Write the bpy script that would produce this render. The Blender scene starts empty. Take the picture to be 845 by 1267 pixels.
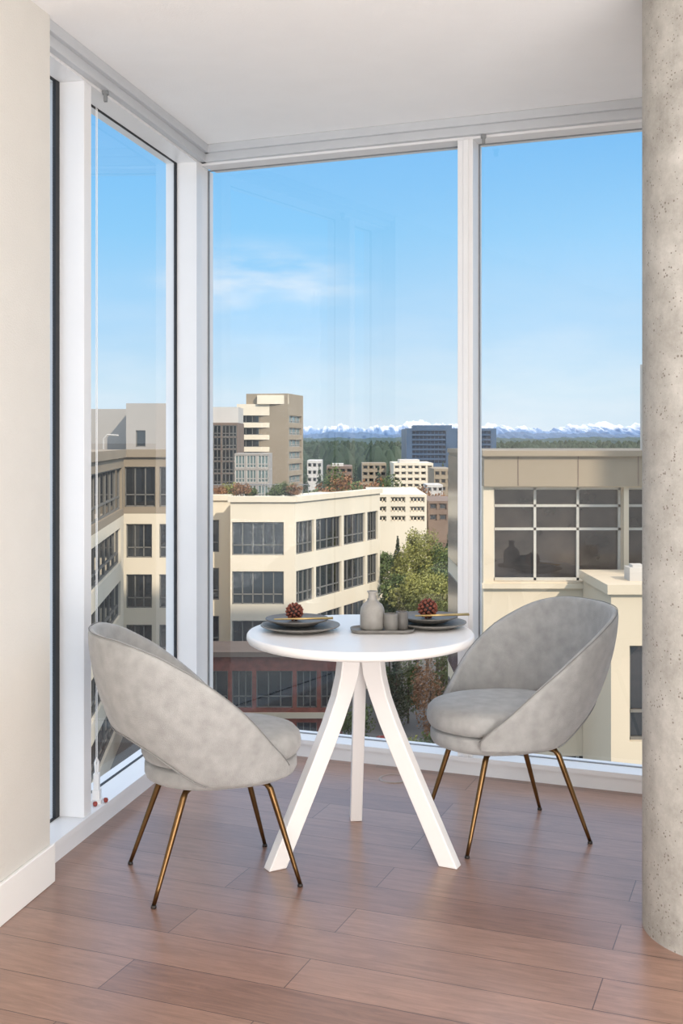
import bpy, math, random, bmesh
from mathutils import Vector, Matrix
random.seed(7)
S=bpy.context.scene; COL=S.collection
F=1400.0; CX=422.5; HY=546.0; H=1.43
PI=math.pi
# ---------------------------------------------------------------- helpers
def srgb(r,g,b):
    f=lambda c:(c/255/12.92) if c/255<=.04045 else ((c/255+.055)/1.055)**2.4
    return (f(r),f(g),f(b),1)
class MB:
    def __init__(s): s.v=[]; s.f=[]
    def add(s,vs,fs):
        o=len(s.v); s.v+=[tuple(v) for v in vs]; s.f+=[tuple(i+o for i in f) for f in fs]; return s
    def box(s,x0,y0,z0,x1,y1,z1):
        return s.add([(x0,y0,z0),(x1,y0,z0),(x1,y1,z0),(x0,y1,z0),(x0,y0,z1),(x1,y0,z1),(x1,y1,z1),(x0,y1,z1)],
          [(0,3,2,1),(4,5,6,7),(0,1,5,4),(1,2,6,5),(2,3,7,6),(3,0,4,7)])
    def prism(s,pts,z0,z1):
        n=len(pts); vs=[(p[0],p[1],z0) for p in pts]+[(p[0],p[1],z1) for p in pts]
        fs=[tuple(range(n-1,-1,-1)),tuple(range(n,2*n))]+[(i,(i+1)%n,n+(i+1)%n,n+i) for i in range(n)]
        return s.add(vs,fs)
    def slab(s,p0,d,n,u0,u1,o0,o1,z0,z1):
        q=lambda u,o:(p0[0]+d[0]*u+n[0]*o,p0[1]+d[1]*u+n[1]*o)
        return s.prism([q(u0,o0),q(u1,o0),q(u1,o1),q(u0,o1)],z0,z1)
    def lathe(s,prof,c=(0,0,0),n=40):
        vs=[];fs=[];m=len(prof)
        for i in range(n):
            a=2*PI*i/n
            for r,z in prof: vs.append((c[0]+r*math.cos(a),c[1]+r*math.sin(a),c[2]+z))
        for i in range(n):
            j=(i+1)%n
            for k in range(m-1): fs.append((i*m+k,j*m+k,j*m+k+1,i*m+k+1))
        return s.add(vs,fs)
    def rings(s,rs,cap=True,closed=False):
        n=len(rs[0]);vs=[p for r in rs for p in r];fs=[]
        m=len(rs)
        for k in range(m if closed else m-1):
            k2=(k+1)%m
            for i in range(n): fs.append((k*n+i,k*n+(i+1)%n,k2*n+(i+1)%n,k2*n+i))
        if cap and not closed: fs.append(tuple(range(n-1,-1,-1))); fs.append(tuple((m-1)*n+i for i in range(n)))
        return s.add(vs,fs)
    def tube(s,pts,rad,n=10,closed=False):
        pts=[Vector(p) for p in pts]; m=len(pts)
        if not isinstance(rad,(list,tuple)): rad=[rad]*m
        rs=[];prev=None
        for k,p in enumerate(pts):
            if closed: t=pts[(k+1)%m]-pts[k-1]
            else: t=(pts[min(k+1,m-1)]-pts[max(k-1,0)])
            t.normalize()
            if prev is None:
                a=Vector((0,0,1)) if abs(t.z)<.9 else Vector((1,0,0)); x=t.cross(a).normalized()
            else: x=(prev-t*prev.dot(t)).normalized()
            prev=x; y=t.cross(x)
            rs.append([p+(x*math.cos(2*PI*i/n)+y*math.sin(2*PI*i/n))*rad[k] for i in range(n)])
        return s.rings(rs,True,closed)
    def build(s,name,mat,parent=None,smooth=False,loc=None,bevel=0,subd=0,fix=True):
        me=bpy.data.meshes.new(name); me.from_pydata(s.v,[],s.f); me.update()
        if fix:
            bm=bmesh.new(); bm.from_mesh(me); bmesh.ops.recalc_face_normals(bm,faces=bm.faces); bm.to_mesh(me); bm.free()
        me.materials.append(mat)
        if smooth: me.polygons.foreach_set('use_smooth',[True]*len(me.polygons))
        o=bpy.data.objects.new(name,me); COL.objects.link(o)
        if parent: o.parent=parent
        if loc: o.location=loc
        if bevel:
            b=o.modifiers.new('b','BEVEL'); b.width=bevel; b.segments=3; b.limit_method='ANGLE'
        if subd:
            b=o.modifiers.new('s','SUBSURF'); b.levels=subd; b.render_levels=subd
        return o
def empty(name,loc=(0,0,0),rz=0):
    o=bpy.data.objects.new(name,None); COL.objects.link(o); o.location=loc; o.rotation_euler=(0,0,rz); o.empty_display_size=.1; return o
def tag(o,label=None,cat=None,group=None,kind=None):
    if label:o['label']=label
    if cat:o['category']=cat
    if group:o['group']=group
    if kind:o['kind']=kind
    return o
def interp(keys,x):
    if x<=keys[0][0]: return keys[0][1]
    for (a,va),(b,vb) in zip(keys,keys[1:]):
        if x<=b:
            t=(x-a)/(b-a); return va+(vb-va)*t
    return keys[-1][1]
def sinterp(keys,x,w=6):
    return sum(interp(keys,abs(x+k)) for k in (-w,-w/2,0,w/2,w))/5
# ---------------------------------------------------------------- materials
def newmat(name):
    m=bpy.data.materials.new(name); m.use_nodes=True; nt=m.node_tree
    return m,nt,nt.nodes['Principled BSDF']
def mat(name,col,rough=.6,metal=0,var=.06,scale=8,bump=0,bscale=60,sheen=0,spec=None,stretch=None):
    m,nt,p=newmat(name); N=nt.nodes;L=nt.links
    tc=N.new('ShaderNodeTexCoord'); mp=N.new('ShaderNodeMapping'); L.new(tc.outputs['Object'],mp.inputs[0])
    if stretch: mp.inputs['Scale'].default_value=stretch
    nz=N.new('ShaderNodeTexNoise'); nz.inputs['Scale'].default_value=scale; nz.inputs['Detail'].default_value=5
    L.new(mp.outputs[0],nz.inputs['Vector'])
    mx=N.new('ShaderNodeMix'); mx.data_type='RGBA'
    mx.inputs[6].default_value=tuple(max(0,c*(1-var)) for c in col[:3])+(1,)
    mx.inputs[7].default_value=tuple(min(1,c*(1+var)) for c in col[:3])+(1,)
    cr=N.new('ShaderNodeMapRange'); cr.inputs[1].default_value=.3; cr.inputs[2].default_value=.7
    L.new(nz.outputs[0],cr.inputs[0]); L.new(cr.outputs[0],mx.inputs[0]); L.new(mx.outputs[2],p.inputs['Base Color'])
    p.inputs['Roughness'].default_value=rough; p.inputs['Metallic'].default_value=metal
    if sheen: p.inputs['Sheen Weight'].default_value=sheen; p.inputs['Sheen Roughness'].default_value=.4
    if spec is not None: p.inputs['Specular IOR Level'].default_value=spec
    if bump:
        n2=N.new('ShaderNodeTexNoise'); n2.inputs['Scale'].default_value=bscale; n2.inputs['Detail'].default_value=6
        L.new(mp.outputs[0],n2.inputs['Vector']); b=N.new('ShaderNodeBump'); b.inputs['Strength'].default_value=bump; b.inputs['Distance'].default_value=.01
        L.new(n2.outputs[0],b.inputs['Height']); L.new(b.outputs[0],p.inputs['Normal'])
    return m
M={}
M['wall']=mat('beige_paint',srgb(214,210,203),.7,var=.015,bump=.2,bscale=180)
M['ceil']=mat('ceiling_paint',srgb(242,241,240),.8,var=.01,bump=.1,bscale=150)
M['white']=mat('white_paint',srgb(238,236,233),.45,var=.01)
M['alu']=mat('frame_paint',srgb(230,229,229),.38,var=.012)
M['alu2']=mat('fascia_grey',srgb(190,192,195),.4,var=.015)
M['gasket']=mat('gasket',srgb(34,36,40),.6)
M['gasketl']=mat('gasket_light',srgb(130,132,135),.6)
M['lacquer']=mat('white_lacquer',srgb(240,236,233),.28,var=.01)
M['velvet']=mat('grey_velvet',srgb(165,164,162),.85,var=.13,scale=24,bump=.3,bscale=400,sheen=.3)
M['velvet2']=mat('grey_velvet_seam',srgb(134,133,131),.9,var=.05)
M['bronze']=mat('bronze',srgb(122,94,62),.34,metal=1,var=.08)
M['footcap']=mat('rubber',srgb(40,34,30),.5)
M['slate']=mat('slate_ceramic',srgb(104,101,97),.5,var=.08,scale=30)
M['slatel']=mat('slate_ceramic_light',srgb(124,121,116),.5,var=.08,scale=30)
M['stone']=mat('stone_ceramic',srgb(150,146,140),.55,var=.1,scale=40,bump=.1,bscale=200)
M['rattan']=mat('rattan_red',srgb(118,62,46),.55,var=.3,scale=60)
M['rattand']=mat('rattan_dark',srgb(30,14,10),.7)
M['brass']=mat('gold',srgb(206,176,118),.3,metal=.8)
M['bead']=mat('red_bead',srgb(150,60,50),.4)
# floor
def floor_mat():
    m,nt,p=newmat('wood_floor');N=nt.nodes;L=nt.links
    tc=N.new('ShaderNodeTexCoord');mp=N.new('ShaderNodeMapping');mp.inputs['Rotation'].default_value=(0,0,math.radians(21.4))
    L.new(tc.outputs['Object'],mp.inputs[0])
    bk=N.new('ShaderNodeTexBrick');bk.inputs['Scale'].default_value=1;bk.inputs['Brick Width'].default_value=1.22;bk.inputs['Row Height'].default_value=.18
    bk.inputs['Mortar Size'].default_value=.0016;bk.inputs['Mortar Smooth'].default_value=.2;bk.offset=.37
    bk.inputs['Color1'].default_value=srgb(156,122,106);bk.inputs['Color2'].default_value=srgb(136,104,90);bk.inputs['Mortar'].default_value=srgb(84,62,54)
    L.new(mp.outputs[0],bk.inputs['Vector'])
    m2=N.new('ShaderNodeMapping');m2.inputs['Scale'].default_value=(3,30,1);L.new(mp.outputs[0],m2.inputs[0])
    nz=N.new('ShaderNodeTexNoise');nz.inputs['Scale'].default_value=1.5;nz.inputs['Detail'].default_value=10;nz.inputs['Roughness'].default_value=.72;nz.inputs['Distortion'].default_value=1.2
    L.new(m2.outputs[0],nz.inputs['Vector'])
    mr=N.new('ShaderNodeMapRange');mr.inputs[1].default_value=.3;mr.inputs[2].default_value=.72;mr.inputs[3].default_value=.66;mr.inputs[4].default_value=1.26
    L.new(nz.outputs[0],mr.inputs[0])
    vm=N.new('ShaderNodeVectorMath');vm.operation='SCALE';L.new(bk.outputs['Color'],vm.inputs[0]);L.new(mr.outputs[0],vm.inputs['Scale'])
    L.new(vm.outputs[0],p.inputs['Base Color'])
    r2=N.new('ShaderNodeMapRange');r2.inputs[3].default_value=.24;r2.inputs[4].default_value=.36;L.new(nz.outputs[0],r2.inputs[0]);L.new(r2.outputs[0],p.inputs['Roughness'])
    p.inputs['Specular IOR Level'].default_value=.8
    b=N.new('ShaderNodeBump');b.inputs['Strength'].default_value=.08;b.inputs['Distance'].default_value=.003;L.new(nz.outputs[0],b.inputs['Height'])
    b2=N.new('ShaderNodeBump');b2.invert=True;b2.inputs['Strength'].default_value=.4;b2.inputs['Distance'].default_value=.002;L.new(bk.outputs['Fac'],b2.inputs['Height']);L.new(b.outputs[0],b2.inputs['Normal']);L.new(b2.outputs[0],p.inputs['Normal'])
    return m
M['floor']=floor_mat()
def concrete():
    m,nt,p=newmat('raw_concrete');N=nt.nodes;L=nt.links
    tc=N.new('ShaderNodeTexCoord')
    nz=N.new('ShaderNodeTexNoise');nz.inputs['Scale'].default_value=6;nz.inputs['Detail'].default_value=14;nz.inputs['Roughness'].default_value=.8;L.new(tc.outputs['Object'],nz.inputs['Vector'])
    cr=N.new('ShaderNodeValToRGB');cr.color_ramp.elements[0].position=.32;cr.color_ramp.elements[0].color=srgb(142,138,131);cr.color_ramp.elements[1].position=.68;cr.color_ramp.elements[1].color=srgb(192,188,181)
    L.new(nz.outputs[0],cr.inputs[0])
    vo=N.new('ShaderNodeTexVoronoi');vo.inputs['Scale'].default_value=85;L.new(tc.outputs['Object'],vo.inputs['Vector'])
    n3=N.new('ShaderNodeTexNoise');n3.inputs['Scale'].default_value=20;L.new(tc.outputs['Object'],n3.inputs['Vector'])
    th=N.new('ShaderNodeMapRange');th.inputs[1].default_value=.40;th.inputs[2].default_value=.68;th.inputs[3].default_value=.04;th.inputs[4].default_value=.32;L.new(n3.outputs[0],th.inputs[0])
    lt=N.new('ShaderNodeMath');lt.operation='LESS_THAN';L.new(vo.outputs['Distance'],lt.inputs[0]);L.new(th.outputs[0],lt.inputs[1])
    mx=N.new('ShaderNodeMix');mx.data_type='RGBA';L.new(lt.outputs[0],mx.inputs[0]);L.new(cr.outputs[0],mx.inputs[6]);mx.inputs[7].default_value=srgb(124,117,108);L.new(mx.outputs[2],p.inputs['Base Color'])
    ad=N.new('ShaderNodeMath');ad.operation='SUBTRACT';L.new(nz.outputs[0],ad.inputs[0]);L.new(lt.outputs[0],ad.inputs[1])
    b=N.new('ShaderNodeBump');b.inputs['Strength'].default_value=.35;b.inputs['Distance'].default_value=.004;L.new(ad.outputs[0],b.inputs['Height']);L.new(b.outputs[0],p.inputs['Normal'])
    p.inputs['Roughness'].default_value=.7
    return m
M['concrete']=concrete()
def glass():
    m,nt,p=newmat('window_glass');N=nt.nodes;L=nt.links;N.remove(p)
    out=N['Material Output'];t=N.new('ShaderNodeBsdfTransparent');t.inputs[0].default_value=(.97,.985,.995,1)
    g=N.new('ShaderNodeBsdfGlossy');g.inputs['Roughness'].default_value=0
    lw=N.new('ShaderNodeLayerWeight');lw.inputs[0].default_value=.5
    pw=N.new('ShaderNodeMath');pw.operation='POWER';pw.inputs[1].default_value=4;L.new(lw.outputs['Facing'],pw.inputs[0])
    ma=N.new('ShaderNodeMath');ma.operation='MULTIPLY_ADD';ma.inputs[1].default_value=.4;ma.inputs[2].default_value=.075;L.new(pw.outputs[0],ma.inputs[0])
    mx=N.new('ShaderNodeMixShader');L.new(ma.outputs[0],mx.inputs[0]);L.new(t.outputs[0],mx.inputs[1]);L.new(g.outputs[0],mx.inputs[2]);L.new(mx.outputs[0],out.inputs[0])
    return m
M['glass']=glass()
# exterior materials
def ext(n,c,**k): M[n]=mat(n,c,**k)
ext('cream',srgb(206,189,163),rough=.85,var=.05,scale=.25)
ext('cream2',srgb(220,206,182),rough=.85,var=.05,scale=.25)
ext('tan',srgb(148,132,110),rough=.85,var=.05,scale=.3)
ext('grey',srgb(158,150,141),rough=.85,var=.05,scale=.3)
ext('greyl',srgb(192,185,176),rough=.8,var=.05,scale=.3)
ext('brickred',srgb(128,72,58),rough=.9,var=.25,scale=2)
ext('browns',srgb(120,100,86),rough=.9,var=.1,scale=.5)
ext('dglass',srgb(34,36,38),rough=.06,var=.8,scale=.3,spec=.9)
ext('eglass',srgb(50,43,38),rough=.08,var=.85,scale=.9,spec=.5)  # warm mottling in the glass colour imitates reflections
ext('bglass',srgb(46,62,78),rough=.15,var=.3,scale=.3)
ext('gglass',srgb(112,128,126),rough=.2,var=.2,scale=.3)
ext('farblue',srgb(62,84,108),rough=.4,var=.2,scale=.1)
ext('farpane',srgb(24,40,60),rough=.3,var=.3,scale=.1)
ext('frame',srgb(186,180,168),rough=.6)
ext('mullion',srgb(112,108,100),rough=.6)
ext('asphalt',srgb(96,94,91),rough=.9,var=.3,scale=.12)
ext('leafA',srgb(86,98,52),rough=.85,var=.4,scale=.5)
ext('leafB',srgb(136,134,72),rough=.85,var=.35,scale=.5)
ext('leafC',srgb(54,68,44),rough=.85,var=.4,scale=.5)
ext('leafO',srgb(140,100,66),rough=.8,var=.35,scale=1.5)
ext('leafF',srgb(52,64,50),rough=.95,var=.4,scale=.03)
ext('bark',srgb(70,58,48),rough=.9)
ext('rail',srgb(128,130,131),rough=.5)
# ---------------------------------------------------------------- room
dL=(.2065,.9784); nL=(-.9784,.2065); dR=(.931,-.365); nR=(.365,.931)
K=(-.657,5.322); bL=(-dL[0],-dL[1])
def KL(s,o=0): return (K[0]+bL[0]*s+nL[0]*o,K[1]+bL[1]*s+nL[1]*o)
def KR(u,o=0): return (K[0]+dR[0]*u+nR[0]*o,K[1]+dR[1]*u+nR[1]*o)
SE=1.679; RE=3.6
def inter(o):
    a=KL(0,o);b=KR(0,o)
    det=bL[0]*(-dR[1])-bL[1]*(-dR[0])
    rx,ry=b[0]-a[0],b[1]-a[1]
    t=(rx*(-dR[1])-ry*(-dR[0]))/det
    return (a[0]+bL[0]*t,a[1]+bL[1]*t)
KO=inter(.16)
br=KR(RE,.16)
room=[KO,br,(br[0],-3.2),(KL(8.8,.16)[0],-3.2),KL(8.6,.16)]
tag(MB().prism(room,-.25,0).build('floor',M['floor']),kind='structure')
tag(MB().prism(room,2.81,3.05).build('ceiling',M['ceil']),kind='structure')
tag(MB().slab(K,bL,nL,SE,8.75,-.06,.16,0,2.81).build('wall_left',M['wall']),kind='structure')
tag(MB().box(br[0]-.15,-3.2,0,br[0],br[1],2.81).build('wall_right',M['wall']),kind='structure')
tag(MB().box(KL(8.8,.16)[0],-3.2,0,br[0],-3.05,2.81).build('wall_back',M['wall']),kind='structure')
tag(MB().slab(K,bL,nL,SE-.012,8.6,-.074,-.06,0,.125).build('baseboard_left',M['white'],bevel=.004),kind='structure')
ZS=.078; ZH=2.725
def quad_pane(name,p,d,n,u0,u1,o,z0,z1,parent):
    q=lambda u:(p[0]+d[0]*u+n[0]*o,p[1]+d[1]*u+n[1]*o)
    a,b=q(u0),q(u1)
    return MB().add([(a[0],a[1],z0),(b[0],b[1],z0),(b[0],b[1],z1),(a[0],a[1],z1)],[(0,1,2,3)]).build(name,M['glass'],parent)
def gasket(p,d,n,u0,u1,z0,z1,parent,t0,t1,m,tz=.004,o0=.095,o1=.108):
    b=MB()
    b.slab(p,d,n,u0,u0+t0,o0,o1,z0,z1).slab(p,d,n,u1-t1,u1,o0,o1,z0,z1)
    b.slab(p,d,n,u0,u1,o0,o1,z0,z0+tz); b.slab(p,d,n,u0,u1,o0,o1,z1-tz,z1)
    return b.build('gasket',m,parent)
w1=MB()
w1.slab(K,bL,nL,-.1,SE+.3,0,.15,0,ZS-.02); w1.slab(K,bL,nL,-.1,SE+.3,-.01,.15,ZS-.02,ZS)
w1.slab(K,bL,nL,-.1,SE+.3,.0,.15,ZH,2.81)
w1=tag(w1.build('window_1',M['alu']),kind='structure')
MB().slab(K,bL,nL,1.229,1.29,0,.15,ZS,ZH).build('mullion',M['alu'],w1,bevel=.002)
MB().slab(K,bL,nL,SE-.02,SE+.03,.03,.15,ZS,ZH).build('jamb',M['alu'],w1)
quad_pane('pane',K,bL,nL,.074,1.229,.1,ZS,ZH,w1); gasket(K,bL,nL,.074,1.229,ZS,ZH,w1,.010,.003,M['gasket'],.002)
quad_pane('pane',K,bL,nL,1.29,SE-.02,.1,ZS,ZH,w1); gasket(K,bL,nL,1.29,SE-.02,ZS,ZH,w1,.03,.006,M['gasket'])
w2=MB()
w2.slab(K,dR,nR,0,RE,0,.15,0,ZS-.02); w2.slab(K,dR,nR,0,RE,-.01,.15,ZS-.02,ZS)
w2.slab(K,dR,nR,0,RE,0,.15,ZH,2.81)
w2=tag(w2.build('window_2',M['alu']),kind='structure')
for a,b in ((1.242,1.310),(2.56,2.63)):
    MB().slab(K,dR,nR,a,b,0,.15,ZS,ZH).slab(K,dR,nR,a+.026,b-.018,-.008,0,ZS,ZH).build('mullion',M['alu'],w2,bevel=.002)
for a,b in ((-.02,1.242),(1.310,2.56),(2.63,RE-.1)):
    quad_pane('pane',K,dR,nR,a,b,.1,ZS,ZH,w2); gasket(K,dR,nR,a,b,ZS,ZH,w2,.005,.004,M['gasketl'],.003)
q=[KL(.074,0),KL(.074,.15),KO,KR(-.02,.15),KR(-.02,.02),K]
tag(MB().prism(q,ZS,ZH).build('trim_3',M['alu']),kind='structure')
tag(MB().slab(K,bL,nL,-.05,SE+.0,-.05,.0,2.772,2.81).slab(K,bL,nL,-.03,SE,-.03,0,2.735,2.775).build('trim_1',M['alu2'],bevel=.003),kind='structure')
tag(MB().slab(K,dR,nR,-.02,RE,-.05,.0,2.772,2.81).slab(K,dR,nR,-.0,RE,-.03,0,2.735,2.775).build('trim_2',M['alu2'],bevel=.003),kind='structure')
for (o,lab) in ((KL(1.13,-.012),'small grey blind bracket under the head of the left window'),(KR(1.36,-.012),'small grey blind bracket right of the tall window post')):
    b=MB().box(-.006,-.008,0,.006,.008,.03).box(-.010,-.010,.025,.010,.010,.04)
    tag(b.build('blind_bracket',M['rail'],loc=(o[0],o[1],2.695)),lab,'bracket','blind brackets')
c=KL(1.115,.03)
r=tag(empty('blind_chain',(c[0],c[1],ZS)),'white blind chain with its small tensioner standing on the left window sill','blind chain')
MB().tube([(0,-.010,.12),(0,-.010,2.6)],.0014,6).tube([(0,.010,.12),(0,.010,2.6)],.0014,6).build('chain',M['white'],r)
MB().box(-.020,-.024,0,.020,.024,.012).box(-.014,-.018,.012,.014,.018,.05).box(-.010,-.013,.05,.010,.013,.11).tube([(0,-.012,.11),(-.004,-.008,.15),(0,0,.165),(.004,.008,.15),(0,.012,.11)],.005,8).build('tensioner',M['white'],r,bevel=.002)
for k,(x,y) in enumerate(((.004,-.045),(.034,.0))):
    MB().lathe([(0,0),(.007,.002),(.009,.009),(.007,.016),(0,.018)],(x,y,0),12).build('end_bead',M['bead'],r,True)
RC=.25
tag(MB().lathe([(RC,0),(RC,1.4),(RC,2.81)],n=96).build('concrete_column',M['concrete'],smooth=True,loc=(1.137,3.306,0)),'thick round bare concrete column with pitted surface at the right','column')
dd=1.43*F/(964-HY)
fo=tag(empty('floor_outlet',((487-CX)/F*dd,dd,0)),'small round flush outlet cover in the wood floor behind the table','floor outlet')
MB().lathe([(0,.003),(.05,.003),(.05,.001)],n=32).build('cover',mat('outlet_cover',srgb(150,122,112),.35),fo)
MB().lathe([(.05,0),(.05,.005),(.062,.004),(.064,0)],n=32).build('rim',mat('outlet_rim',srgb(150,134,124),.35,metal=.6),fo,True)
# ---------------------------------------------------------------- table
TC=(.066,3.955); TZ=.765
t=tag(empty('dining_table',(TC[0],TC[1],0)),'round white pedestal dining table on three splayed wooden legs','table')
R=.397
top=[(0,TZ-.034),(R-.02,TZ-.034),(R-.006,TZ-.029),(R,TZ-.018),(R-.001,TZ-.006),(R-.006,TZ),(0,TZ)]
o=MB().lathe(top,n=96).build('tabletop',M['lacquer'],t,True)
for pl in o.data.polygons:
    if abs(pl.normal.z)>.98: pl.use_smooth=False
path=[(.046,.732),(.047,.68),(.055,.62),(.076,.55),(.112,.46),(.163,.35),(.221,.23),(.278,.113),(.333,0)]
for ang in (92,210,334):
    a=math.radians(ang); er=Vector((math.cos(a),math.sin(a),0)); et=Vector((-math.sin(a),math.cos(a),0))
    rs=[]
    for i,(r_,z) in enumerate(path):
        hw=.033 if i>2 else .036; tw=.022
        rs.append([er*(r_-hw)-et*tw+Vector((0,0,z)),er*(r_+hw)-et*tw+Vector((0,0,z)),er*(r_+hw)+et*tw+Vector((0,0,z)),er*(r_-hw)+et*tw+Vector((0,0,z))])
    MB().rings(rs).build('leg',M['lacquer'],t,bevel=.004)
MB().lathe([(0,TZ-.05),(.12,TZ-.05),(.12,TZ-.034),(0,TZ-.034)],n=40).build('mounting_plate',M['lacquer'],t)
# ---------------------------------------------------------------- chairs
RIM=[(0,.822),(30,.820),(48,.79),(70,.71),(90,.61),(110,.50),(122,.445),(134,.405)]
BOT=[(0,.520),(22,.515),(38,.480),(52,.425),(66,.374),(74,.366),(134,.366)]
def shell_r(a,z):
    fl=sinterp([(0,.155),(40,.15),(90,.10),(134,.02)],a)
    k=max(0,(z-.36)/.475)
    rb=sinterp([(0,.25),(60,.252),(100,.262),(134,.285)],a)
    return rb+fl*math.sin(min(1,k)*PI/2)**.9
def make_chair(name,label,loc,rz):
    c=empty(name,loc,rz); tag(c,label,'chair','grey velvet chairs at the round table')
    NP=72;NT=12;rs=[]; rim=[];rim2=[]
    for i in range(NP+1):
        ph=-134+268*i/NP; a=math.radians(ph)
        zt=sinterp(RIM,ph); zb=sinterp(BOT,ph,4)
        if abs(ph)>122:
            e=(abs(ph)-122)/12; zt-= .02*e*e
        th=.026
        if abs(ph)>126: th=.026-.010*(abs(ph)-126)/8
        ring=[]
        er=Vector((math.sin(a),-math.cos(a),0))
        for k in range(NT+1):
            z=zb+(zt-zb)*k/NT; ring.append(er*shell_r(ph,z)+Vector((0,0,z)))
        r0=shell_r(ph,zt); ring.append(er*(r0-th*.45)+Vector((0,0,zt+.010)))
        for k in range(NT,-1,-1):
            z=zb+(zt-zb)*k/NT; ring.append(er*(shell_r(ph,z)-th)+Vector((0,0,z)))
        ring.append(er*(shell_r(ph,zb)-th*.5)+Vector((0,0,zb-.008)))
        rs.append(ring); rim.append(er*(r0-.004)+Vector((0,0,zt+.006)))
        if abs(ph)<74: rim2.append(er*(shell_r(ph,zb)-.002)+Vector((0,0,zb-.003)))
    MB().rings(rs).build('backrest_shell',M['velvet'],c,True,subd=1)
    MB().tube(rim,.0016,8).tube(rim2,.0024,8).build('piping',M['velvet2'],c,True)
    def outline(th,k):
        cf=max(0,math.cos(th)); cb=max(0,-math.cos(th))
        return (.214+.076*cf**1.4+.018*cb**1.5)*k
    def pad(prof,name,m):
        rs=[]
        for k,z in prof:
            rs.append([(outline(2*PI*i/48,k)*math.sin(2*PI*i/48),outline(2*PI*i/48,k)*math.cos(2*PI*i/48),z) for i in range(48)])
        return MB().rings(rs).build(name,m,c,True)
    pad([(.55,.336),(.88,.337),(.94,.344),(.965,.357),(.965,.386),(.945,.394),(.5,.395)],'seat_base',M['velvet'])
    cu=pad([(.5,.398),(.90,.3985),(.975,.405),(1.01,.422),(1.015,.442),(1.0,.463),(.95,.478),(.85,.487),(.6,.493),(.3,.496),(.02,.497)],'seat_cushion',M['velvet'])
    for sx in (-1,1):
        for sy in (-1,1):
            tx,ty=.150*sx,.150*sy if sy>0 else -.135
            fx,fy=.193*sx,.237*sy
            pts=[(.05*sx,.05*sy,.330),(tx*.8,ty*.8,.330),(tx*.93,ty*.93,.327)]
            tp=Vector((tx,ty,.312)); ft=Vector((fx,fy,.008))
            pts+= [tuple(tp)]
            for k in range(1,7): pts.append(tuple(tp.lerp(ft,k/6)))
            rad=[.007,.0085,.0098,.0105,.0102,.0096,.0088,.008,.0072,.0064]
            lg=MB().tube(pts,rad,12).build('leg',M['bronze'],c,True)
            MB().lathe([(0,0),(.0085,0),(.009,.004),(.007,.010),(0,.010)],(fx,fy,0),14).build('foot_cap',M['footcap'],lg,True)
    return c
make_chair('dining_chair','grey velvet tub chair seen from behind, nearest the left window',(-.423,3.73,0),math.radians(-69))
make_chair('dining_chair','grey velvet tub chair with its seat facing us, nearer the concrete column',(.60,4.136,0),math.radians(107.3))
# ---------------------------------------------------------------- tableware
def plate(name,label,x,y,z,r,m,group):
    h=.018
    p=[(0,.004),(r*.55,.004),(r*.62,.0),(r*.66,.0),(r*.7,.004),(r*.97,h-.003),(r,h),(r*.995,h+.003),(r*.95,h),(r*.70,.011),(r*.6,.009),(0,.009)]
    return tag(MB().lathe(p,n=64).build(name,m,None,True,loc=(x,y,z)),label,'plate',group)
LP=(-.145,3.985)
plate('dinner_plate','large dark grey dinner plate under the smaller plate at the left setting',LP[0],LP[1],TZ,.14,M['slatel'],'stacked grey plates')
plate('salad_plate','smaller dark grey plate holding chopsticks and a ball, left setting',LP[0]-.012,LP[1]+.02,TZ+.019,.112,M['slate'],'stacked grey plates')
RP=(.322,4.05)
plate('dinner_plate','large dark grey dinner plate under the smaller plate at the right setting',RP[0],RP[1],TZ,.125,M['slatel'],'stacked grey plates')
plate('salad_plate','smaller dark grey plate with gold chopsticks and a ball, right setting',RP[0]-.012,RP[1]+.02,TZ+.019,.108,M['slate'],'stacked grey plates')
def ball(label,x,y,z,r):
    b=tag(empty('decorative_ball',(x,y,z)),label,'decorative ball','knobbly balls on the plates')
    n=12
    MB().lathe([(r*.74*math.sin(PI*k/n),-r*.74*math.cos(PI*k/n)) for k in range(n+1)],n=24).build('core',M['rattand'],b,True)
    w=MB(); N_=56; ga=PI*(3-math.sqrt(5))
    for i in range(N_):
        zz_=1-2*(i+.5)/N_; rr=math.sqrt(1-zz_*zz_); a=ga*i
        d=Vector((rr*math.cos(a),rr*math.sin(a),zz_)); e=d.orthogonal().normalized(); f_=d.cross(e)
        s0=r*.17
        w.rings([[d*r*.70+(e*math.cos(2*PI*k/6)+f_*math.sin(2*PI*k/6))*s0*.6 for k in range(6)],[d*r*.92+(e*math.cos(2*PI*k/6)+f_*math.sin(2*PI*k/6))*s0 for k in range(6)],[d*r*1.04+(e*math.cos(2*PI*k/6)+f_*math.sin(2*PI*k/6))*s0*.3 for k in range(6)]])
    w.build('scales',M['rattan'],b)
ball('dark red knobbly ball on the left stack of plates',LP[0]-.022,LP[1]+.035,TZ+.028+.032,.032)
ball('dark red knobbly ball on the right stack of plates',RP[0]-.012,RP[1]+.02,TZ+.028+.036,.036)
def chop(label,p,q,m,g):
    tag(MB().tube([p,Vector(p).lerp(Vector(q),.5),q],[.0018,.0026,.0034],8).build('chopstick',m,None,True),label,'chopstick',g)
zz=TZ+.0445
for k in (0,1):
    chop('gold chopstick resting across the left small plate',(LP[0]-.09,LP[1]-.045+.012*k,zz),(LP[0]+.115,LP[1]-.02+.014*k,zz),M['brass'],'left pair of chopsticks')
    chop('gold chopstick resting across the right small plate, pointing right',(RP[0]-.06,RP[1]-.035+.014*k,zz),(RP[0]+.135,RP[1]-.0+.02*k,zz),M['brass'],'right pair of chopsticks')
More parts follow.
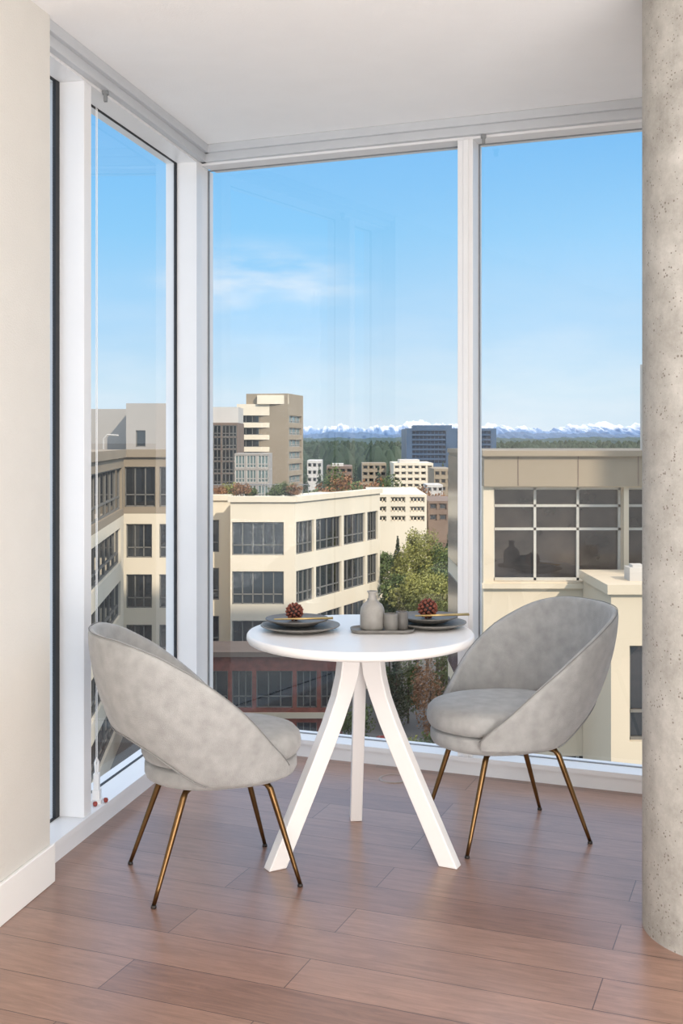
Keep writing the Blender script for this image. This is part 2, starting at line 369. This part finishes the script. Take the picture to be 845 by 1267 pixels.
def rrect(w,d,r,n=8):
    pts=[]
    for (sx,sy,a0) in ((1,1,0),(-1,1,90),(-1,-1,180),(1,-1,270)):
        for k in range(n+1):
            a=math.radians(a0+90*k/n); pts.append(((w/2-r)*sx+r*math.cos(a),(d/2-r)*sy+r*math.sin(a)))
    return pts
rs=[]
for k,z in ((.92,0),(.97,.002),(1,.012),(.985,.013),(.94,.006),(.4,.006)):
    rs.append([(x*k,y*k,z) for x,y in rrect(.225,.12,.045)])
TR=(.143,3.955)
tag(MB().rings(rs).build('serving_tray',M['slatel'],None,True,loc=(TR[0],TR[1],TZ)),'small oblong grey tray under the bottle vase and cups','tray')
vz=TZ+.0065
prof=[(0,0),(.036,0),(.042,.004),(.043,.012),(.043,.062),(.041,.075),(.034,.088),(.022,.097),(.0155,.104),(.014,.112),(.014,.124),(.0175,.131),(.0185,.134),(.014,.134),(.011,.126),(.011,.10),(0,.10)]
tag(MB().lathe(prof,n=48).build('bottle_vase',M['stone'],None,True,loc=(.108,3.965,vz)),'pale grey stoneware bottle vase with a narrow neck on the tray','vase')
for x,y,r_,h_,lb,m in ((.172,3.94,.0245,.058,'squat grey cup at the front beside the bottle vase',M['slatel']),(.212,3.965,.0215,.062,'darker slim grey cup at the right end of the tray',M['slate'])):
    p=[(0,0),(r_*.86,0),(r_*.95,.004),(r_,.02),(r_,h_),(r_-.003,h_+.001),(r_-.004,h_-.002),(r_-.005,.01),(0,.008)]
    tag(MB().lathe(p,n=40).build('cup',m,None,True,loc=(x,y,vz)),lb,'cup','cups on the tray')
# ---------------------------------------------------------------- exterior
def zy(y,d): return H+(HY-y)*d/F
def XY(px,d): return ((px-CX)/F*d,d)
GZ=-21.0
def pu(px,p0,d):
    a=(px-CX)/F; return (a*p0[1]-p0[0])/(d[0]-a*d[1])
def facade(root,w,p0,p1,z0,z1,rows,cols,mpane='dglass',mframe='mullion',dep=.35,core=10,nv=1,nh=1,ft=.07):
    L=math.hypot(p1[0]-p0[0],p1[1]-p0[1]); d=((p1[0]-p0[0])/L,(p1[1]-p0[1])/L); n=(-d[1],d[0])
    cu=[]
    for a in cols: cu.append((max(.05,pu(a[0],p0,d)),min(L-.05,pu(a[1],p0,d))))
    rows=sorted(rows); w.slab(p0,d,n,0,L,dep,dep+core,z0,z1)
    z=z0
    for (a,b) in rows:
        if a>z: w.slab(p0,d,n,0,L,0,dep,z,a)
        u=0
        for (c0,c1) in cu:
            if c0>u: w.slab(p0,d,n,u,c0,0,dep,a,b)
            u=c1
        if u<L: w.slab(p0,d,n,u,L,0,dep,a,b)
        z=b
    if z<z1: w.slab(p0,d,n,0,L,0,dep,z,z1)
    for (a,b) in rows:
        for (c0,c1) in cu:
            fr=MB(); k=nv
            fo0,fo1=dep-.16,dep-.02
            fr.slab(p0,d,n,c0,c1,fo0,fo1,a,a+ft).slab(p0,d,n,c0,c1,fo0,fo1,b-ft,b)
            fr.slab(p0,d,n,c0,c0+ft,fo0,fo1,a,b).slab(p0,d,n,c1-ft,c1,fo0,fo1,a,b)
            for i in range(1,k+1):
                uu=c0+(c1-c0)*i/(k+1); fr.slab(p0,d,n,uu-ft/2,uu+ft/2,fo0,fo1,a,b)
            for i in range(nh):
                zz_=a+(b-a)*(.3 if nh==1 else (.55,.8)[i]); fr.slab(p0,d,n,c0,c1,fo0,fo1,zz_-ft/2,zz_+ft/2)
            o=fr.build('window',M[mframe],root)
            MB().slab(p0,d,n,c0,c1,dep-.06,dep-.005,a,b).build('pane',M[mpane],o)
    return d,n,L
ROWS=[(-7.63,-5.0),(-11.55,-8.92),(-15.47,-12.84),(-19.4,-16.8)]
TOPR=(-3.66,-.55)
def shift(root):
    for c_ in root.children: c_.matrix_parent_inverse=Matrix.Translation(-root.location)
A=tag(empty('office_building',(-17,75,GZ)),'cream office block with tan top storey seen through the left window','building')
w=MB()
a0=XY(80,57);a1=XY(153,86.5)
b0=XY(152,88);b1=XY(232,88)
da,na,La=facade(A,w,a0,a1,GZ,-4.2,ROWS,[(85,108),(113,149.5)],core=9,nv=5,ft=.12)
facade(A,w,b0,b1,GZ,-4.2,ROWS,[(156,188),(197,226)],core=3.6,nv=2,ft=.09)
w.build('wall',M['cream2'],A)
w=MB()
facade(A,w,a0,a1,-4.2,.2,[TOPR],[(85,108),(113,151)],core=9,nv=5,ft=.12)
facade(A,w,b0,b1,-4.2,.2,[TOPR],[(154,192),(197,228)],core=3.6,nv=2,ft=.09)
w.slab(a0,da,na,-.2,La+.1,-.2,9,.2,.8); w.slab(b0,(1,0),(0,1),0,b1[0]-b0[0]+.1,-.25,3.9,.2,.8)
w.build('top_storey',M['tan'],A)
w=MB()
p0=XY(60,104);p1=XY(157,104);facade(A,w,p0,p1,.5,zy(506,104),[],[],core=8)
p0=XY(156,100);p1=XY(224,100);facade(A,w,p0,p1,.5,zy(499,100),[(.95,2.4)],[(168,180)],core=8,nv=0,nh=0)
w.slab(XY(60,96),(1,0),(0,1),0,10.6,-4,6,-4,.5)
w.build('penthouse',M['grey'],A)
w=MB(); p0=XY(128,90); w.tube([(p0[0],p0[1],.8),(p0[0],p0[1],1.6),(p0[0]+.3,p0[1],1.95),(p0[0]+1.2,p0[1],1.9)],.07,6); w.build('roof_pipe',M['greyl'],A)
shift(A)
B=tag(empty('office_building',(-4,92,GZ)),'long cream office block with roof terrace and rows of dark windows, left of the trees','building')
w=MB(); zr=-3.4
c0=XY(239,92.5);c1=XY(286,92.5);facade(B,w,c0,c1,GZ,zr,ROWS,[(250,271)],core=10,nv=1,ft=.09)
d0=XY(285,90);d1=XY(365,90);facade(B,w,d0,d1,GZ,zr,ROWS,[(287,351)],core=10,nv=4,ft=.09)
e1=XY(470,105.3)
de,ne,Le=facade(B,w,d1,e1,GZ,zr,ROWS,[(366.5,388.5),(391,422.5),(425.5,452),(454.5,467.5)],core=6,nv=3,ft=.09)
w.slab(c0,(1,0),(0,1),0,c1[0]-c0[0],-.2,1,zr,zr+.45); w.slab(d0,(1,0),(0,1),-.2,d1[0]-d0[0]+.1,-.2,.6,zr,zr+.45); w.slab(d1,de,ne,-.1,Le+.2,-.2,.6,zr,zr+.45)
w.build('wall',M['cream2'],B)
w=MB()
for i in range(18):
    p=XY(262+i*7.0,94); w.tube([(p[0],p[1]+1,zr),(p[0],p[1]+1,zr+1.2)],.025,5)
p=XY(262,95);q_=XY(381,95);w.tube([(p[0],p[1],zr+1.2),(q_[0],q_[1],zr+1.2)],.03,5)
w.build('terrace_railing',M['rail'],B)
shift(B)
P=tag(empty('brick_building',(-4,78,GZ)),'low red brick building with dark windows below the table, in front of the cream office','building')
w=MB(); D=79; zt=zy(812,D)
p0=XY(205,D);p1=XY(424,D)
facade(P,w,p0,p1,GZ,zt,[(-20.3,-18.2),(-17.2,-14.6)],[(208,232),(237,282),(287,312),(317,362),(367,392),(397,420)],mpane='dglass',core=4,nv=2)
w.build('wall',M['brickred'],P)
w=MB(); w.slab(p0,(1,0),(0,1),-.2,p1[0]-p0[0]+.2,-.3,4,zt,zt+.35); w.build('cornice',M['browns'],P)
w=MB(); w.slab(p0,(1,0),(0,1),-.05,p1[0]-p0[0]+.05,-.12,.2,-17.9,-17.5); w.build('stone_band',M['cream'],P)
shift(P)
C=tag(empty('office_tower',(-8,140,GZ)),'cream tower with ribbon windows and stepped roof behind the terrace','building')
w=MB(); D=140
rows=[(zy(y+9,D),zy(y,D)) for y in (514,529,544,559,574,589)]
p0=XY(293,D);p1=XY(356,D);facade(C,w,p0,p1,GZ,zy(500,D),rows,[(296,336),(341,352)],core=10,nv=4,nh=0,mframe='mullion')
w.build('wall',M['cream2'],C)
w=MB();p0=XY(318,D-.4);p1=XY(357,D-.4);w.slab(p0,(1,0),(0,1),0,p1[0]-p0[0],0,9,zy(500,D),zy(489,D));w.build('roof_block',M['cream2'],C)
w=MB();p0=XY(356,D-.5);p1=XY(375,D+7)
facade(C,w,p0,p1,GZ,zy(487,D),rows,[(358,373)],core=5,nv=2,nh=1,mpane='gglass',mframe='grey')
w.build('side_wing',M['tan'],C)
shift(C)
C2=tag(empty('glass_building',(-13,126,GZ)),'dark glass office cube left of the ribbon window tower','building')
w=MB();D=126;p0=XY(230,D);p1=XY(294,D)
facade(C2,w,p0,p1,GZ,zy(523,D),[(zy(y+14.5,D),zy(y,D)) for y in (526,541,556,571,586)],[(232,254),(255,273.5),(274.5,293)],mpane='dglass',mframe='mullion',core=8,nv=3,nh=1,dep=.2,ft=.08)
w.build('wall',M['browns'],C2)
w=MB();w.slab(p0,(1,0),(0,1),0,(p1[0]-p0[0])*.99,1.5,8,zy(523,D),zy(503,D));w.build('penthouse',M['greyl'],C2)
shift(C2)
C3=tag(empty('glass_pavilion',(-9,112,GZ)),'pale green glazed pavilion at the foot of the cream tower','building')
w=MB();D=112;p0=XY(290,D);p1=XY(333,D)
facade(C3,w,p0,p1,GZ,zy(561,D),[(zy(y+16,D),zy(y,D)) for y in (563,581,600)],[(291,303),(305,317),(319,332)],mpane='gglass',mframe='greyl',core=5,nv=2,nh=1,dep=.2)
w.build('wall',M['grey'],C3);shift(C3)
E=tag(empty('office_building',(7,34,GZ)),'nearest cream office with tan parapet and large gridded windows, right of the window post','building')
w=MB();D=33
p0=XY(598,D);p1=XY(960,D)
RE_=[(-2.67,.08),(-6.6,-3.85),(-10.5,-7.75),(-14.4,-11.6),(-18.3,-15.5)]
facade(E,w,p0,p1,GZ,.12,RE_,[(611,772),(778,935)],core=10.4,nv=2,nh=2,dep=.55,ft=.075,mframe='frame',mpane='eglass')
W_=p1[0]-p0[0]
for z_ in (-2.85,-6.78,-10.68): w.slab(p0,(1,0),(0,1),-.05,W_,-.14,.1,z_,z_+.14)
w.build('wall',M['cream'],E)
w=MB()
w.slab(p0,(1,0),(0,1),-.0,W_,-.15,10.6,.12,1.0).slab(p0,(1,0),(0,1),-.05,W_+.1,-.28,10.7,1.0,1.16)
w.build('parapet',M['tan'],E)
w=MB()
for px_ in (640,714,788): 
    x=XY(px_,D)[0]; w.box(x-.012,D-.165,.14,x+.012,D-.14,1.0)
w.build('panel_joint',M['browns'],E)
w=MB();x=p0[0]
for (za,zb_) in ((-3,0.9),(-7,-3.6),(-11,-7.6),(-15,-11.6)): w.box(x-.04,D+.8,za,x+.02,D+10.5,zb_)
w.build('side_glazing',M['bglass'],E)
w=MB();p0=XY(756,29.5);p1=XY(990,29.5)
facade(E,w,p0,p1,GZ,-2.55,[(-6.4,-3.9),(-10.3,-7.8),(-14.2,-11.7)],[(779,835),(860,915)],core=3.1,nv=1,nh=1,dep=.35,ft=.07)
w.slab(p0,(1,0),(0,1),-.12,5,-.12,3.4,-2.55,-2.3)
w.build('projecting_bay',M['cream'],E)
w=MB();p=XY(770,31);w.box(p[0],30.2,-2.3,p[0]+.5,30.8,-1.95).box(p[0]+.1,30.3,-1.95,p[0]+.4,30.7,-1.88);w.build('roof_vent',M['greyl'],E)
w=MB();p=XY(794,35);w.tube([(p[0],35,1.1),(p[0],35,3.8)],.05,6);w.build('mast',M['greyl'],E)
shift(E)
def simple(name,label,px0,px1,ytop,ybot,D,mw,rows,cols,mp='dglass',core=15,nv=0,nh=0,mf=None,roof=None,fill=.55):
    r=tag(empty(name,(XY((px0+px1)/2,D)[0],D,GZ)),label,'building')
    w=MB();p0=XY(px0,D);p1=XY(px1,D)
    ry=[ytop+3+(ybot-ytop-3)*i/rows for i in range(rows)]; hh=(ybot-ytop-3)/rows*fill
    cw=(px1-px0)/cols
    facade(r,w,p0,p1,GZ,zy(ytop,D),[(zy(y+hh,D),zy(y,D)) for y in ry],[(px0+cw*(i+.12),px0+cw*(i+.88)) for i in range(cols)],mpane=mp,mframe=mf or mw,core=core,nv=nv,nh=nh,dep=.4,ft=.12)
    w.build('wall',M[mw],r)
    if roof:
        w=MB();a,b,yt=roof;q0=XY(a,D);q1=XY(b,D);w.box(q0[0],D+2,zy(ytop,D),q1[0],D+10,zy(yt,D));w.build('roof_plant',M['greyl' if mw!='farblue' else 'farblue'],r)
    shift(r)
simple('glass_office','long dark blue glass office far away beneath the mountains',503,614,530,575,300,'farblue',7,2,'farpane',core=26,nv=8,roof=(512,560,526),fill=.75)
simple('apartment_building','cream apartment block with small windows left of the window post, below the blue office',487,536,573,606,220,'cream2',4,6,core=18,roof=(495,520,569))
simple('apartment_building','beige low block behind the cream office terrace, beside the apartment block',448,478,573,600,235,'tan',3,4,core=10)
simple('apartment_building','small brown block between the tower and the beige block',404,436,577,604,250,'browns',3,4,core=18,roof=(410,425,574))
simple('apartment_building','pale grey block right next to the tower, far off',380,398,570,600,280,'greyl',3,3,core=18)
simple('apartment_building','narrow tan block just left of the window post',537,560,580,612,200,'tan',3,3,core=14)
simple('parking_building','low cream parking block with flat roof above the trees',457,528,612,650,125,'cream2',3,3,core=20,nv=3)
simple('warehouse','low flat brown building behind the parking block',530,566,620,650,135,'browns',2,3,core=12)
simple('house','small white roofed house between the trees and the parking block',528,548,600,612,185,'greyl',1,3,core=8)
def tree(label,px,D,ytop,r,kind,name='tree',group=None,base=GZ,n=700,cat='tree',leaf=None,low=False):
    p=XY(px,D);zt=zy(ytop,D);hh=zt-base
    o=tag(empty(name,(p[0],p[1],base)),label,cat,group)
    rnd=random.Random(int(px*7+D)); w=MB()
    ls=leaf or max(.1,min(.4,r*.1))
    clumps=[]
    for i in range(34):
        v=Vector((rnd.gauss(0,1),rnd.gauss(0,1),rnd.gauss(0,1))).normalized(); clumps.append(v*rnd.uniform(.3,.85))
    for i in range(n):
        if kind=='con':
            t_=rnd.random()**.6; z=hh*(1-t_*.85); rr=r*t_*(.55+.45*abs(math.sin(z*2.6)))*rnd.random()**.35; a=rnd.uniform(0,2*PI)
            c_=Vector((rr*math.cos(a),rr*math.sin(a),z))
        else:
            cc=clumps[i%34]; v=Vector((rnd.gauss(0,1),rnd.gauss(0,1),rnd.gauss(0,1))).normalized()*rnd.random()**.4*.3
            v=cc+v; ch=min(hh*.48,r*1.25) if not low else hh*.5; c_=Vector((v.x*r,v.y*r,hh-ch+v.z*ch))
        a=Vector((rnd.gauss(0,1),rnd.gauss(0,1),rnd.gauss(0,1))).normalized(); b_=a.orthogonal().normalized(); e=a.cross(b_)
        s_=ls*rnd.uniform(.6,1.4)
        w.add([c_+b_*s_,c_+e*s_*.6,c_-b_*s_,c_-e*s_*.6],[(0,1,2,3)])
    w.build('foliage',M[{'con':'leafC','a':'leafA','b':'leafB','o':'leafO'}[kind]],o,fix=False)
    MB().tube([(0,0,0),(0,0,hh*.5),(0,0,hh*(.92 if kind=='con' else .7))],[max(.08,r*.06),r*.05,r*.02],6).build('trunk',M['bark'],o)
g='trees in the gap between the two nearest offices'
for i,(px_,D,y,r_,k) in enumerate([(480,116,676,2.2,'a'),(492,110,662,2.2,'con'),(507,104,655,2.6,'b'),(529,110,656,2.8,'b'),(547,103,672,2.4,'a'),(516,95,690,2.6,'b'),(494,98,704,2.2,'a'),(541,90,700,2.4,'b'),(482,99,724,1.8,'a'),(557,116,640,2.2,'con')]):
    tree({'con':'dark pointed conifer','a':'round dark green tree','b':'bright yellow-green leafy tree','o':'rusty leafed tree'}[k]+' in the gap beside the long cream office',px_,D,y,r_,k,group=g,n=6000,leaf=.11)
for i,(px_,D,y,r_,k) in enumerate([(476,91,806,1.4,'a'),(490,88,796,1.4,'con'),(505,90,800,1.4,'a'),(533,83,800,1.4,'o'),(549,87,788,1.5,'a')]):
    tree({'con':'dark bushy evergreen','a':'low dense green bush','b':'low yellow-green bush','o':'low rusty bush'}[k]+' under the trees beside the road',px_,D,y,r_,k,name='bush',group='bushes beside the road',n=2200,cat='bush',leaf=.1,low=True)
for i,(px_,D,y,r_,k) in enumerate([(385,130,602,2.4,'a'),(400,150,594,2.8,'o'),(421,138,601,2.6,'o'),(440,148,592,2.8,'a'),(456,162,588,2.8,'o'),(471,150,594,2.4,'con'),(395,200,576,3.4,'con'),(413,212,574,3.4,'a'),(440,223,572,3.4,'con'),(480,190,585,3,'a'),(543,158,604,2.4,'o'),(557,176,592,2.6,'con'),(500,158,602,2.4,'b'),(518,171,600,2.4,'o'),(378,188,574,3.4,'con'),(428,190,580,2.8,'o'),(468,205,576,3,'con'),(483,260,566,3.0,'con'),(548,250,570,3.4,'con')]):
    tree({'con':'pointed dark conifer','a':'round green tree','b':'pale green tree','o':'rusty brown tree'}[k]+' among the far rooftops beyond the terrace',px_,D,y,r_,k,group='trees among the far rooftops',n=1600,leaf=.2)
for i,(px_,D,y,r_,k) in enumerate([(273,94.4,599,.9,'o'),(285,94.8,595,1.1,'b'),(298,94.4,597,1.0,'o'),(309,94.8,602,.7,'a'),(342,94.4,598,.9,'a'),(353,94.8,594,1.0,'a'),(364,94.4,598,.8,'o')]):
    tree({'a':'dark green shrub','b':'yellow-green shrub','o':'rusty orange shrub'}[k]+' planted on the roof terrace of the long cream office',px_,D,y,r_,k,name='shrub',group='roof terrace shrubs',base=-3.38,n=900,cat='shrub',leaf=.08)
for i,(px_,D,y,r_,k) in enumerate([(438,72,862,1.3,'a'),(505,64,905,1.2,'b'),(540,61,900,1.2,'a')]):
    tree({'a':'round green street tree','b':'pale green street tree','con':'slim dark street conifer','o':'rusty leaved street tree'}[k]+' by the road seen under the table',px_,D,y,r_,k,name='street_tree',group='street trees below the window',n=1800,leaf=.09)
def car(label,px,D,colr,rz):
    p=XY(px,D); o=tag(empty('car',(p[0],p[1],GZ),rz),label,'car','cars on the street below')
    prof=[(-2.15,.35),(-2.2,.75),(-1.9,.92),(-1.2,1.0),(-.6,1.42),(.75,1.45),(1.5,1.02),(2.1,.92),(2.2,.6),(2.15,.35)]
    rs=[[(x,y,z) for x,z in prof] for y in (-.88,.88)]
    MB().rings(rs).build('body',colr,o,bevel=.06)
    MB().rings([[(x,y,z) for x,z in ((-1.12,1.03),(-.56,1.36),(.7,1.38),(1.36,1.04))] for y in (-.9,.9)]).build('glazing',M['dglass'],o)
    for sx in (-1.35,1.35):
        for sy in (-.8,.8):
            MB().rings([[(sx+.33*math.cos(2*PI*k/16),sy+t_,.33+.33*math.sin(2*PI*k/16)) for k in range(16)] for t_ in (-.11,.11)]).build('wheel',M['footcap'],o)
cw_=mat('car_white',srgb(220,222,224),.25);cr_=mat('car_red',srgb(140,36,30),.25);cg_=mat('car_grey',srgb(96,104,112),.25)
car('red car on the street between the table legs',480,80,cr_,.15)
car('white car on the street right of the red car, beyond the table legs',518,76,cw_,.15)
car('grey car on the street, lower and nearer than the red car',470,70,cg_,.15)
w=MB();rnd=random.Random(3)
for i in range(3400):
    D=rnd.uniform(450,1500); px_=rnd.uniform(-60,920); p=XY(px_,D); hh=rnd.uniform(13,21)+ (D-450)*.0035; r_=rnd.uniform(4,8); a0=rnd.uniform(0,1); n6=7
    vs=[]
    for (k1,k2) in ((.85,0),(1.0,.4),(.62,.75),(.2,.96)):
        vs+=[(p[0]+r_*k1*math.cos(2*PI*k/n6+a0),D+r_*k1*math.sin(2*PI*k/n6+a0),GZ+hh*k2+rnd.uniform(-.8,.8)) for k in range(n6)]
    vs.append((p[0],D,GZ+hh))
    fs=[]
    for j in range(3): fs+=[(j*n6+k,j*n6+(k+1)%n6,(j+1)*n6+(k+1)%n6,(j+1)*n6+k) for k in range(n6)]
    fs+=[(3*n6+k,3*n6+(k+1)%n6,4*n6) for k in range(n6)]
    w.add(vs,fs)
tag(w.build('forest_belt',M['leafF'],fix=False),'dark green belt of distant forest below the mountains','forest',kind='stuff')
tag(MB().add([(-9000,8,GZ),(9000,8,GZ),(9000,9500,GZ),(-9000,9500,GZ)],[(0,1,2,3)]).build('ground',M['asphalt']),kind='structure')
tag(MB().box(33,-8,GZ,80,4,54).build('shadow_tower',M['greyl']),kind='structure')  # unseen block added to cast shade on the lower facades opposite
def ridge(name,D,f,m,th,base=GZ,smooth=True,am=.05):
    vs=[];fs=[];n=900;rows=16
    for j in range(rows+1):
        t_=j/rows
        for i in range(n+1):
            x=-3600*D/8000+7200*D/8000*i/n
            top=f(x/D*F+CX)
            jit=(math.sin(i*1.7+j*2.1)+math.sin(i*.63-j*1.3))*am
            z=base+(top-base)*(t_**.8)*(1+jit*(1-t_)*t_*4)
            vs.append((x,D+th*t_+th*.12*(math.sin(i*.9)+math.sin(i*.37+j*.5))*(1-t_),z))
    for j in range(rows):
        for i in range(n): fs.append((j*(n+1)+i,j*(n+1)+i+1,(j+1)*(n+1)+i+1,(j+1)*(n+1)+i))
    return tag(MB().add(vs,fs).build(name,m,None,smooth),kind='structure')
def nz1(x,seed):
    s_=0
    for k,(fq,am) in enumerate(((.011,1),(.027,.8),(.061,.6),(.14,.4),(.31,.3),(.7,.2))): s_+=am*math.sin(x*fq*2+seed*(k+1)*1.7)
    return s_
def mmat():
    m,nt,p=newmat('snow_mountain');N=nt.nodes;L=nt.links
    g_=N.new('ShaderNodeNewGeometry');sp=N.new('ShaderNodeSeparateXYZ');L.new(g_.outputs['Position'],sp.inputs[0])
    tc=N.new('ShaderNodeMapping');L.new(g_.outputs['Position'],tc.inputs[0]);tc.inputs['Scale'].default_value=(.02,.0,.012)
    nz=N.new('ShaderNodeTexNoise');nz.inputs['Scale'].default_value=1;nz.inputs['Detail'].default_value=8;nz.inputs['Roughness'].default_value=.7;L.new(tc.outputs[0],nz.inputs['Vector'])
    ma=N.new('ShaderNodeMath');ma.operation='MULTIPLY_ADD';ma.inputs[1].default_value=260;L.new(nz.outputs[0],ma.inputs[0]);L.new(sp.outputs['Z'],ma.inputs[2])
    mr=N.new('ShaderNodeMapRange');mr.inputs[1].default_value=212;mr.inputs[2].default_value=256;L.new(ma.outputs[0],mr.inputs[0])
    mx=N.new('ShaderNodeMix');mx.data_type='RGBA';mx.inputs[6].default_value=srgb(108,134,166);mx.inputs[7].default_value=srgb(226,226,230);L.new(mr.outputs[0],mx.inputs[0]);L.new(mx.outputs[2],p.inputs['Base Color']);p.inputs['Roughness'].default_value=1  # blue tone is distance haze put into the colour; pale tone is snow
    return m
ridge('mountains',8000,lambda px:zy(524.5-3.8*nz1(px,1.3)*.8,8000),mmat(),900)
ridge('foothills',6000,lambda px:zy(535.5-2.4*nz1(px,2.9)*.6,6000),mat('hill_haze_blue',srgb(84,106,132),1,var=.06,scale=.01),700)  # foothill blue carries painted distance haze
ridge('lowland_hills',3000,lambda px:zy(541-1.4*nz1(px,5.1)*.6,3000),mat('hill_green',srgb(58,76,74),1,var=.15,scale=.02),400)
# ---------------------------------------------------------------- world
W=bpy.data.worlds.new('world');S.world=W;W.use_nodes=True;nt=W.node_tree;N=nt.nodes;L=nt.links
bg=N['Background'];tc=N.new('ShaderNodeTexCoord');sp=N.new('ShaderNodeSeparateXYZ');L.new(tc.outputs['Generated'],sp.inputs[0])
cr=N.new('ShaderNodeValToRGB');e=cr.color_ramp.elements
e[0].position=0;e[0].color=srgb(214,229,240);e[1].position=1;e[1].color=srgb(210,208,210)
for ps,c_ in ((.045,srgb(202,227,242)),(.10,srgb(174,215,245)),(.18,srgb(142,203,245)),(.28,srgb(116,187,243)),(.36,srgb(170,196,226))):
    x=e.new(ps);x.color=c_
L.new(sp.outputs['Z'],cr.inputs[0])
cd=Vector(((325-CX)/F,1,(HY-352)/F)).normalized()
sb=N.new('ShaderNodeVectorMath');sb.operation='SUBTRACT';sb.inputs[1].default_value=cd;L.new(tc.outputs['Generated'],sb.inputs[0])
ms=N.new('ShaderNodeVectorMath');ms.operation='MULTIPLY';ms.inputs[1].default_value=(9.5,9.5,24);L.new(sb.outputs[0],ms.inputs[0])
ln=N.new('ShaderNodeVectorMath');ln.operation='LENGTH';L.new(ms.outputs[0],ln.inputs[0])
mk=N.new('ShaderNodeMapRange');mk.inputs[1].default_value=0;mk.inputs[2].default_value=1.2;mk.inputs[3].default_value=1;mk.inputs[4].default_value=0;mk.interpolation_type='SMOOTHSTEP';L.new(ln.outputs['Value'],mk.inputs[0])
mp=N.new('ShaderNodeMapping');mp.inputs['Scale'].default_value=(7,7,26);L.new(tc.outputs['Generated'],mp.inputs[0])
nz=N.new('ShaderNodeTexNoise');nz.inputs['Scale'].default_value=1.6;nz.inputs['Detail'].default_value=7;L.new(mp.outputs[0],nz.inputs['Vector'])
nr=N.new('ShaderNodeMapRange');nr.inputs[1].default_value=.38;nr.inputs[2].default_value=.7;L.new(nz.outputs[0],nr.inputs[0])
mu=N.new('ShaderNodeMath');mu.operation='MULTIPLY';L.new(mk.outputs[0],mu.inputs[0]);L.new(nr.outputs[0],mu.inputs[1])
hz=N.new('ShaderNodeMapRange');hz.inputs[1].default_value=.16;hz.inputs[2].default_value=.0;hz.inputs[3].default_value=0;hz.inputs[4].default_value=.35;L.new(sp.outputs['Z'],hz.inputs[0])
m2=N.new('ShaderNodeMath');m2.operation='MULTIPLY';L.new(nr.outputs[0],m2.inputs[0]);L.new(hz.outputs[0],m2.inputs[1])
mm=N.new('ShaderNodeMath');mm.operation='MAXIMUM';L.new(mu.outputs[0],mm.inputs[0]);L.new(m2.outputs[0],mm.inputs[1])
mx=N.new('ShaderNodeMix');mx.data_type='RGBA';L.new(mm.outputs[0],mx.inputs[0]);L.new(cr.outputs[0],mx.inputs[6]);mx.inputs[7].default_value=srgb(240,243,248)
L.new(mx.outputs[2],bg.inputs['Color'])
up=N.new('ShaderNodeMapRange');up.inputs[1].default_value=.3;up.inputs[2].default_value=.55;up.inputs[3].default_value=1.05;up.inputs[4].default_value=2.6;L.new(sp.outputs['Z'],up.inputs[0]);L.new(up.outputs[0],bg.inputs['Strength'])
def light(name,typ,loc,en,col,size=1,size_y=None,to=None):
    l=bpy.data.lights.new(name,typ);l.energy=en;l.color=col
    o=bpy.data.objects.new(name,l);COL.objects.link(o);o.location=loc
    if typ=='AREA':
        l.size=size
        if size_y: l.shape='RECTANGLE';l.size_y=size_y
    if to is not None: o.rotation_euler=(Vector(to)-Vector(loc)).to_track_quat('-Z','Y').to_euler()
    return o
sd=Vector((.45,-.72,.55)).normalized()
s_=light('sun','SUN',(30,-40,60),3.8,(1,.905,.775),to=Vector((30,-40,60))-sd);s_.data.angle=.01
NC=(1,.99,.975)
light('overhead_fill','AREA',(.9,.4,2.72),66,NC,size=2.0,size_y=2.4,to=(.8,1.0,0))  # added overhead fill light, out of view, to brighten the room
light('room_fill','AREA',(.6,-2.4,1.6),100,NC,size=3.2,size_y=2.2,to=(.1,4,1.5))
light('upward_fill','AREA',(.9,.9,.12),145,NC,size=2.4,size_y=2.0,to=(.7,2.6,2.8))  # unseen fill light added near the floor to lift the ceiling
cam=bpy.data.cameras.new('camera');co=bpy.data.objects.new('camera',cam);COL.objects.link(co)
co.location=(0,0,H);co.rotation_euler=(PI/2,0,0);cam.sensor_fit='HORIZONTAL';cam.sensor_width=36;cam.lens=F/845*36
cam.shift_y=-(633.5-HY)/845;cam.clip_end=30000;cam.clip_start=.05;S.camera=co
S.view_settings.view_transform='Standard';S.view_settings.look='None';S.view_settings.exposure=0.05
